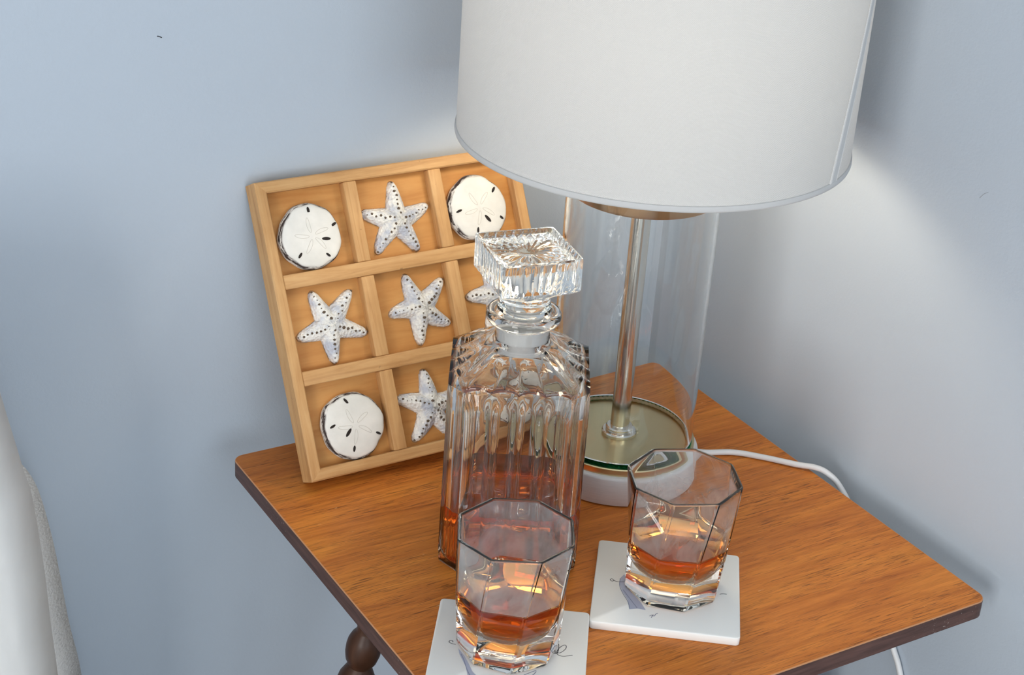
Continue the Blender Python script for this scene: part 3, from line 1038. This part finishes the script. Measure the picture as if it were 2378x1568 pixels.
# ------------------------------------------------------------------ octagonal tumblers
def tumbler(label, cx, cy, ph, level, thr, rim):
    T, H = 0.0065, 0.0893
    root = thing('whiskey_tumbler', label, 'glass', (cx, cy, T + 0.0002), (0, 0, ph), 'octagonal whiskey tumblers')
    TWIST = R_(-20)
    sub = 6
    N = 8 * sub
    def ring(z, inset, rscale=1.0, soft=0.0):
        f = z / H
        Rv = 0.0338 + (0.0402 - 0.0338) * (f ** 0.9 if f > 0 else 0)
        tw = TWIST * (1 - f)
        ap = Rv * math.cos(PI / 8) - inset
        out = []
        for k in range(N):
            i, j = divmod(k, sub)
            s = [0.0, 0.035, 0.18, 0.5, 0.82, 0.965][j]
            a0, a1 = i * PI / 4, (i + 1) * PI / 4
            vr = ap / math.cos(PI / 8)
            x = vr * (math.cos(a0) * (1 - s) + math.cos(a1) * s)
            y = vr * (math.sin(a0) * (1 - s) + math.sin(a1) * s)
            r, a = math.hypot(x, y), math.atan2(y, x)
            r = min(r, vr * 0.988)
            r = r * (1 - soft) + ap * 1.02 * soft
            r *= rscale
            out.append((r * math.cos(a + tw), r * math.sin(a + tw), z))
        return out
    WT = 0.0022
    def inner(z, grow=0.0):
        zb = 0.0135
        if z < 0.040:
            q = max(0.0, min(1.0, (z - zb) / (0.040 - zb)))
            k = (1 - (1 - q) ** 2.6) ** (1 / 2.2)
            return ring(z, WT + 0.0030 * (1 - q) - grow, max(0.02, k), (1 - q) * 0.65)
        return ring(z, WT - grow)
    rows = [ring(0.0, 0.0016), ring(0.0010, 0.0003), ring(0.0030, 0.0)]
    for k in range(1, 11):
        rows.append(ring(0.0030 + (H - 0.0045) * k / 10, 0.0))
    for k in range(1, 8):                       # rounded rim
        a = PI * k / 8
        rows.append(ring(H - 0.0015 + 0.0013 * math.sin(a), WT / 2 - WT / 2 * math.cos(a)))
    izs = [H - 0.002 - (H - 0.042) * k / 8 for k in range(9)] + [0.037, 0.033, 0.029, 0.0255, 0.0225, 0.0198, 0.0175, 0.0158, 0.0147, 0.0139, 0.0136]
    izs = sorted(izs + [level], reverse=True)
    rows += [inner(z) for z in izs]
    V = [p for r in rows for p in r]
    F = []
    for i in range(len(rows) - 1):
        for k in range(N):
            k2 = (k + 1) % N
            F.append((i * N + k, i * N + k2, (i + 1) * N + k2, (i + 1) * N + k))
    F.append(tuple(range(N - 1, -1, -1)))
    F.append(tuple((len(rows) - 1) * N + k for k in range(N)))
    ni = len(rows) - len(izs)
    fm = []
    for i in range(len(rows) - 1):
        fm += [1 if ni - 8 <= i < ni else 0] * N
    fm += [0, 0]
    o = obj('glass_body', V, F, None, root, True, [GLASS, RIMGLASS], fm)
    fix_normals(o)
    sharp_along(o, 14)
    # liquid, bedded a hair into the glass
    lz = [z for z in reversed(izs) if z < level - 1e-6] + [level]
    rows = [inner(z, 0.0003) for z in lz]
    rows[0] = [(x * 1.05, y * 1.05, z - 0.0002) for x, y, z in rows[0]]
    V = [p for r in rows for p in r]
    F = []
    for i in range(len(rows) - 1):
        for k in range(N):
            k2 = (k + 1) % N
            F.append((i * N + k, i * N + k2, (i + 1) * N + k2, (i + 1) * N + k))
    F.append(tuple(range(N - 1, -1, -1)))
    F.append(tuple((len(rows) - 1) * N + k for k in range(N)))
    o = obj('whiskey', V, F, LIQ_T, root)
    o['label'] = 'amber whiskey'
    fix_normals(o)
    sharp(o, 24)
    # condensation on the inner wall above the whiskey
    zs = [level + 0.0008 + (H - 0.0022 - level) * k / 6 for k in range(7)]
    rows = [ring(z, WT + 0.0003) for z in zs]
    V = [p for r in rows for p in r]
    F = []
    for i in range(len(rows) - 1):
        for k in range(N):
            k2 = (k + 1) % N
            F.append((i * N + k, i * N + k2, (i + 1) * N + k2, (i + 1) * N + k))
    o = obj('condensation', V, F, m_fog('condensation', thr, rim), root)
    o['label'] = 'milky condensation haze'
    return root
tumbler('octagonal glass of whiskey with misted sides, in front of the decanter', -0.3413, -0.3084, R_(37.1), 0.0455, 0.40, 0.55)
tumbler('octagonal glass of whiskey beside the lamp base, clearer near its rim', -0.2032, -0.3003, R_(43.56), 0.0410, 0.50, 0.30)

# ------------------------------------------------------------------ decanter
DX, DY, DA = -0.2715, -0.1910, R_(-32.0)
dec = thing('whiskey_decanter', 'square cut-glass decanter partly filled with amber whiskey', 'decanter', (DX, DY, 0.0002), (0, 0, DA))
HW = 0.0480
DC = (2 * HW - 0.0125) / math.sqrt(2)
def sm(a, b, x):
    t = max(0.0, min(1.0, (x - a) / (b - a)))
    return t * t * (3 - 2 * t)
def dec_outer(a, z):
    """outer radius of the fluted square body at angle a and height z"""
    q = (a + PI / 4) % (PI / 2) - PI / 4           # angle within one face
    rf = HW / math.cos(q)
    qc = (a % (PI / 2)) - PI / 4
    rc = DC / math.cos(qc)
    face = rf <= rc
    r = min(rf, rc)
    zone = sm(0.006, 0.013, z) * (1 - sm(0.138, 0.146, z))
    if face:
        t = HW * math.tan(q) / (HW - 0.0125)       # -1..1 across the face
        u = (t + 1) * 2                            # four panels
        fr = u - math.floor(u)
        i = int(min(3, math.floor(u)))
        arch = 1 - sm(0.130, 0.143, z + 0.006 * abs(fr - 0.5) * 2)
        pan = sm(0.05, 0.22, fr) * (1 - sm(0.78, 0.95, fr))
        r -= 0.0015 * pan * zone * arch
        r += 0.0005 * (1 - pan) * zone
    else:
        t = math.tan(qc) * DC / 0.0088
        r -= 0.0008 * zone * (0.5 - 0.5 * math.cos(3 * PI * (t + 1)))
    return r
NA = 208
ANG = [2 * PI * k / NA for k in range(NA)]
rows = []
def arch_off(a):
    q = (a + PI / 4) % (PI / 2) - PI / 4
    t = HW * math.tan(q) / (HW - 0.0125)
    if abs(t) > 1:
        return 0.0
    return 0.0030 * abs(math.sin(PI * (t + 1) * 2)) ** 0.6
def flare(z):
    return 1 + 0.012 * (1 - sm(0.0, 0.10, z))
rows.append([(dec_outer(a, 0) * 0.985, a, 0.0) for a in ANG])
for z in [0.0012, 0.004, 0.008, 0.011, 0.014] + [0.014 + (0.128 - 0.014) * k / 12 for k in range(1, 13)] + [0.131, 0.134, 0.137, 0.140, 0.143, 0.1455]:
    f = 1 - 0.012 * (1 - sm(0, 0.004, z))
    rows.append([(dec_outer(a, z) * flare(z) * f, a, z - 0.003 * sm(0.120, 0.1455, z) + arch_off(a) * sm(0.120, 0.1455, z)) for a in ANG])
NR = 0.0192
for k in range(1, 17):                               # shoulder
    s = k / 16
    row = []
    for a in ANG:
        ro = dec_outer(a, 0.1455)
        r = ro + (NR - ro) * (s ** 0.93)
        qd = math.cos(4 * a)                          # -1 on the diagonals
        ridge = math.exp(-((((a % (PI / 2)) - PI / 4) / 0.10) ** 2))
        z = 0.1455 + 0.0195 * (s ** 1.25)
        z += 0.0024 * ridge * math.sin(PI * s) + 0.0004 * math.sin(PI * s) * math.cos(8 * a) * (1 - s * 0.6)
        z += (arch_off(a) - 0.003) * (1 - s) ** 3.5
        row.append((r, a, z))
    rows.append(row)
for r, z in [(0.0190, 0.1690), (0.0190, 0.1725), (0.0196, 0.1745), (0.0225, 0.1762), (0.0252, 0.1785), (0.0260, 0.1808), (0.0258, 0.1832), (0.0246, 0.1848), (0.0222, 0.1852), (0.0198, 0.1842), (0.0182, 0.1820), (0.0180, 0.1790),
             (0.0178, 0.1640), (0.0180, 0.1590)]:
    rows.append([(r, a, z) for a in ANG])
def dec_inner(a, hw):
    n = 6.0
    c, s = abs(math.cos(a)), abs(math.sin(a))
    r = hw / ((c ** n + s ** n) ** (1 / n))
    return r
IW = 0.0438
for s in (0.15, 0.35, 0.55, 0.75, 0.9, 1.0):         # inner shoulder
    rows.append([(0.0180 + (dec_inner(a, IW * 0.97) - 0.0180) * s, a, 0.1585 - 0.0150 * s ** 1.5) for a in ANG])
DLEV = 0.0455
NDRY = len(rows) + 4
for z in (0.1400, 0.1200, 0.0900, 0.0600, DLEV, 0.0300, 0.0130, 0.0070):
    rows.append([(dec_inner(a, IW), a, z) for a in ANG])
for q, z in ((0.985, 0.0048), (0.94, 0.0037), (0.6, 0.0035), (0.25, 0.0040), (0.05, 0.0044)):
    rows.append([(dec_inner(a, IW) * q, a, z) for a in ANG])
def polar_mesh(name, rows, mat, parent, ang, mats=None, split=None, topmat=None):
    n = len(rows[0])
    V = [(r * math.cos(a), r * math.sin(a), z) for row in rows for r, a, z in row]
    F = []
    for i in range(len(rows) - 1):
        for k in range(n):
            k2 = (k + 1) % n
            F.append((i * n + k, i * n + k2, (i + 1) * n + k2, (i + 1) * n + k))
    F.append(tuple(range(n - 1, -1, -1)))
    F.append(tuple((len(rows) - 1) * n + k for k in range(n)))
    fm = None
    if split is not None:
        fm = [1 if i >= split else 0 for i in range(len(rows) - 1) for k in range(n)] + [0, 1]
    if topmat is not None:
        fm = [0] * (len(F) - 1) + [topmat]
    o = obj(name, V, F, mat, parent, True, mats, fm)
    fix_normals(o)
    sharp(o, ang)
    return o
polar_mesh('glass_body', rows, DGLASS, dec, 38)
lrows = [[(dec_inner(a, IW + 0.0004) * q, a, z) for a in ANG] for q, z in ((0.05, 0.0041), (0.25, 0.0037), (0.6, 0.0032), (0.94, 0.0034), (0.985, 0.0045), (1.0, 0.0068), (1.0, 0.013), (1.0, 0.030), (1.0, DLEV))]
o = polar_mesh('whiskey', lrows, LIQ_D, dec, 30)
o['label'] = 'red-amber whiskey'

# ------------------------------------------------------------------ stopper
SA = R_(-11.0)
stp = thing('glass_stopper', 'square glass stopper with starburst top, sitting in the decanter neck', 'stopper', (DX, DY, 0), (0, 0, SA))
SH = 0.0290
def sq_r(a, hw, n=26.0):
    c, s = abs(math.cos(a)), abs(math.sin(a))
    return hw / ((c ** n + s ** n) ** (1 / n))
def st_ring(hw, z, flute=0.0, rnd=0.0, cr=0.0):
    out = []
    for a in ANG:
        r = sq_r(a, hw)
        q = (a + PI / 4) % (PI / 2) - PI / 4
        t = math.tan(q)
        r -= flute * abs(math.sin(t * PI * 4.5)) ** 0.7 * (1 - abs(t) ** 8)
        r = r * (1 - rnd) + cr * rnd
        out.append((r, a, z))
    return out
z0 = 0.0
srows = [[(0.0135, a, 0.1600) for a in ANG], [(0.0140, a, 0.1606) for a in ANG], [(0.0142, a, 0.1840) for a in ANG],
         [(0.0182, a, 0.1862) for a in ANG], [(0.0188, a, 0.1872) for a in ANG], [(0.0188, a, 0.1895) for a in ANG], [(0.0181, a, 0.1905) for a in ANG], [(0.0178, a, 0.1920) for a in ANG],
         [(0.0172, a, 0.1955) for a in ANG], [(0.0176, a, 0.1985) for a in ANG]]
srows += [st_ring(SH * 0.72, 0.2020, 0, 0.5, 0.021), st_ring(SH * 0.90, 0.2060, 0.0004, 0.12, 0.026), st_ring(SH * 0.985, 0.2086, 0.0007), st_ring(SH, 0.2100, 0.0011)]
srows += [st_ring(SH, z, 0.0011) for z in (0.2140, 0.2190, 0.2240, 0.2280)]
srows += [st_ring(SH, 0.2310, 0.0005), st_ring(SH * 0.985, 0.2322, 0.0), st_ring(SH * 0.955, 0.2320, 0.0), st_ring(SH * 0.90, 0.2300, 0.0), st_ring(SH * 0.86, 0.2292)]
for q in (0.80, 0.72, 0.62, 0.52, 0.42, 0.32, 0.24, 0.17):  # sunk starburst
    row = []
    for r, a, z in st_ring(SH * q, 0, 0, 1 - max(0, (q - 0.45) / 0.45), SH * q):
        amp = 0.0013 * math.sin(PI * min(1, max(0, (0.84 - q) / 0.60)))
        row.append((r, a, 0.2288 - 0.0012 * (0.86 - q) / 0.7 + amp * (abs(math.cos(11 * a)) - 0.5)))
    srows.append(row)
srows.append([(0.0030, a, 0.2272) for a in ANG])
polar_mesh('glass_block', srows, GLASS, stp, 30)
lathe_loop('seal_collar', [(0.0177, 0.1570), (0.0177, 0.1745), (0.0170, 0.1752), (0.0144, 0.1752), (0.0144, 0.1580), (0.0150, 0.1570)], SEAL, stp, 64)
for k in range(4):
    a = PI / 4 + k * PI / 2
    o = box('seal_tooth', -0.0008, 0.0008, -0.0010, 0.0010, 0.1535, 0.1575, SEAL, stp, 0.0003, 1)
    o.location = (0.0164 * math.cos(a), 0.0164 * math.sin(a), 0)
    o.rotation_euler = (0, 0, a)

# ------------------------------------------------------------------ bed with two pillows
def m_pillow(name, col, knit):
    t = NT(name)
    v = t.mapped((1, 1, 1))
    if knit:
        mp = t.mapped((380, 380, 620))
        n = t.noise(mp, 1.0, 2, 0.5)
        b = t.noise(t.mapped((12, 12, 70)), 1.0, 3)
        pit = t.add('Math', operation='MULTIPLY')
        t.link(t.ramp(n, [(0.30, 1.0), (0.40, 0.0)]), pit.inputs[0])
        t.link(t.ramp(b, [(0.42, 0.15), (0.6, 1.0)]), pit.inputs[1])
        c = t.mix(pit.outputs[0], col, tuple(x * 0.80 for x in col))
        t.pbr(c, 0.95, 0, 0.1, t.bump(n, 0.5, 0.0015))
    else:
        n = t.noise(v, 28, 3)
        t.pbr(col, 0.9, 0, 0.1, t.bump(n, 0.35, 0.004))
    return t.m
def pillow(name, label, right, xl, zt, zb, y0, lean, thick, mat):
    """cushion whose right edge follows the list right [(x, z)] from top to bottom"""
    root = None
    pts = catmull([(x, 0, z) for x, z in right], 6)
    edge = [(p.x, p.z) for p in pts]
    n = len(edge)
    ztop, zbot = edge[0][1], edge[-1][1]
    cx = (edge[n // 2][0] + xl) / 2
    outl = edge + [(2 * cx - x, z) for x, z in reversed(edge)]
    m = len(outl)
    cz = (ztop + zbot) / 2
    V, F = [], []
    K = 9
    for side in (1, -1):
        for i in range(K + 1):
            s = i / K
            for x, z in outl:
                px, pz = cx + (x - cx) * (1 - s), cz + (z - cz) * (1 - s)
                th = thick / 2 * (1 - (1 - s) ** 2.6) ** 0.5 if s > 0 else 0
                V.append((px, y0 + lean * (pz - zbot) - side * th, pz))
    st = (K + 1) * m
    for sd in (0, 1):
        for i in range(K):
            for k in range(m):
                k2 = (k + 1) % m
                q = (sd * st + i * m + k, sd * st + i * m + k2, sd * st + (i + 1) * m + k2, sd * st + (i + 1) * m + k)
                F.append(q if sd == 0 else q[::-1])
    o = obj(name, V, F, mat)
    bm = bmesh.new(); bm.from_mesh(o.data)
    bmesh.ops.remove_doubles(bm, verts=bm.verts[:], dist=0.0002)
    bmesh.ops.recalc_face_normals(bm, faces=bm.faces)
    bm.to_mesh(o.data); bm.free()
    o['label'] = label
    o['category'] = 'pillow'
    return o
MATT = -0.285
pillow('pillow', 'textured white woven pillow propped against the blue-grey wall, behind the smooth one',
       [(-0.80, 0.085), (-0.70, 0.080), (-0.62, 0.062), (-0.578, 0.0415), (-0.5675, 0.0298), (-0.5566, 0.0066), (-0.5492, -0.0305), (-0.5444, -0.0676), (-0.5389, -0.1218), (-0.5324, -0.1675), (-0.531, -0.22), (-0.545, -0.262), (-0.60, -0.284), (-0.80, MATT)], -1.10, 0, 0, 0.010, 0.0, 0.075, m_pillow('woven_white_cotton', srgb(242, 241, 238), True))
pillow('pillow', 'smooth white pillow in front of the textured one at the head of the bed',
       [(-0.82, 0.245), (-0.68, 0.240), (-0.63, 0.215), (-0.606, 0.165), (-0.5954, 0.116), (-0.5882, 0.0774), (-0.5836, 0.0544), (-0.5792, -0.0005), (-0.577, -0.051), (-0.574, -0.1118), (-0.573, -0.20), (-0.585, -0.255), (-0.63, -0.283), (-0.82, MATT)], -1.12, 0, 0, -0.080, 0.0, 0.092, m_pillow('smooth_white_cotton', srgb(240, 239, 236), False))
bed = thing('bed', 'bed with white mattress beside the table', 'bed', (-1.3, -1.0, FLOOR))
box('mattress', -0.72, 0.74, -0.95, 1.04, 0.14, MATT - FLOOR + 0.0005, m_plain('mattress_white', srgb(228, 228, 226), 0.9), bed, 0.03, 3)
box('bed_base', -0.70, 0.72, -0.93, 1.03, 0.0, 0.142, m_plain('bed_base_grey', srgb(120, 116, 112), 0.9), bed, 0.01, 2)
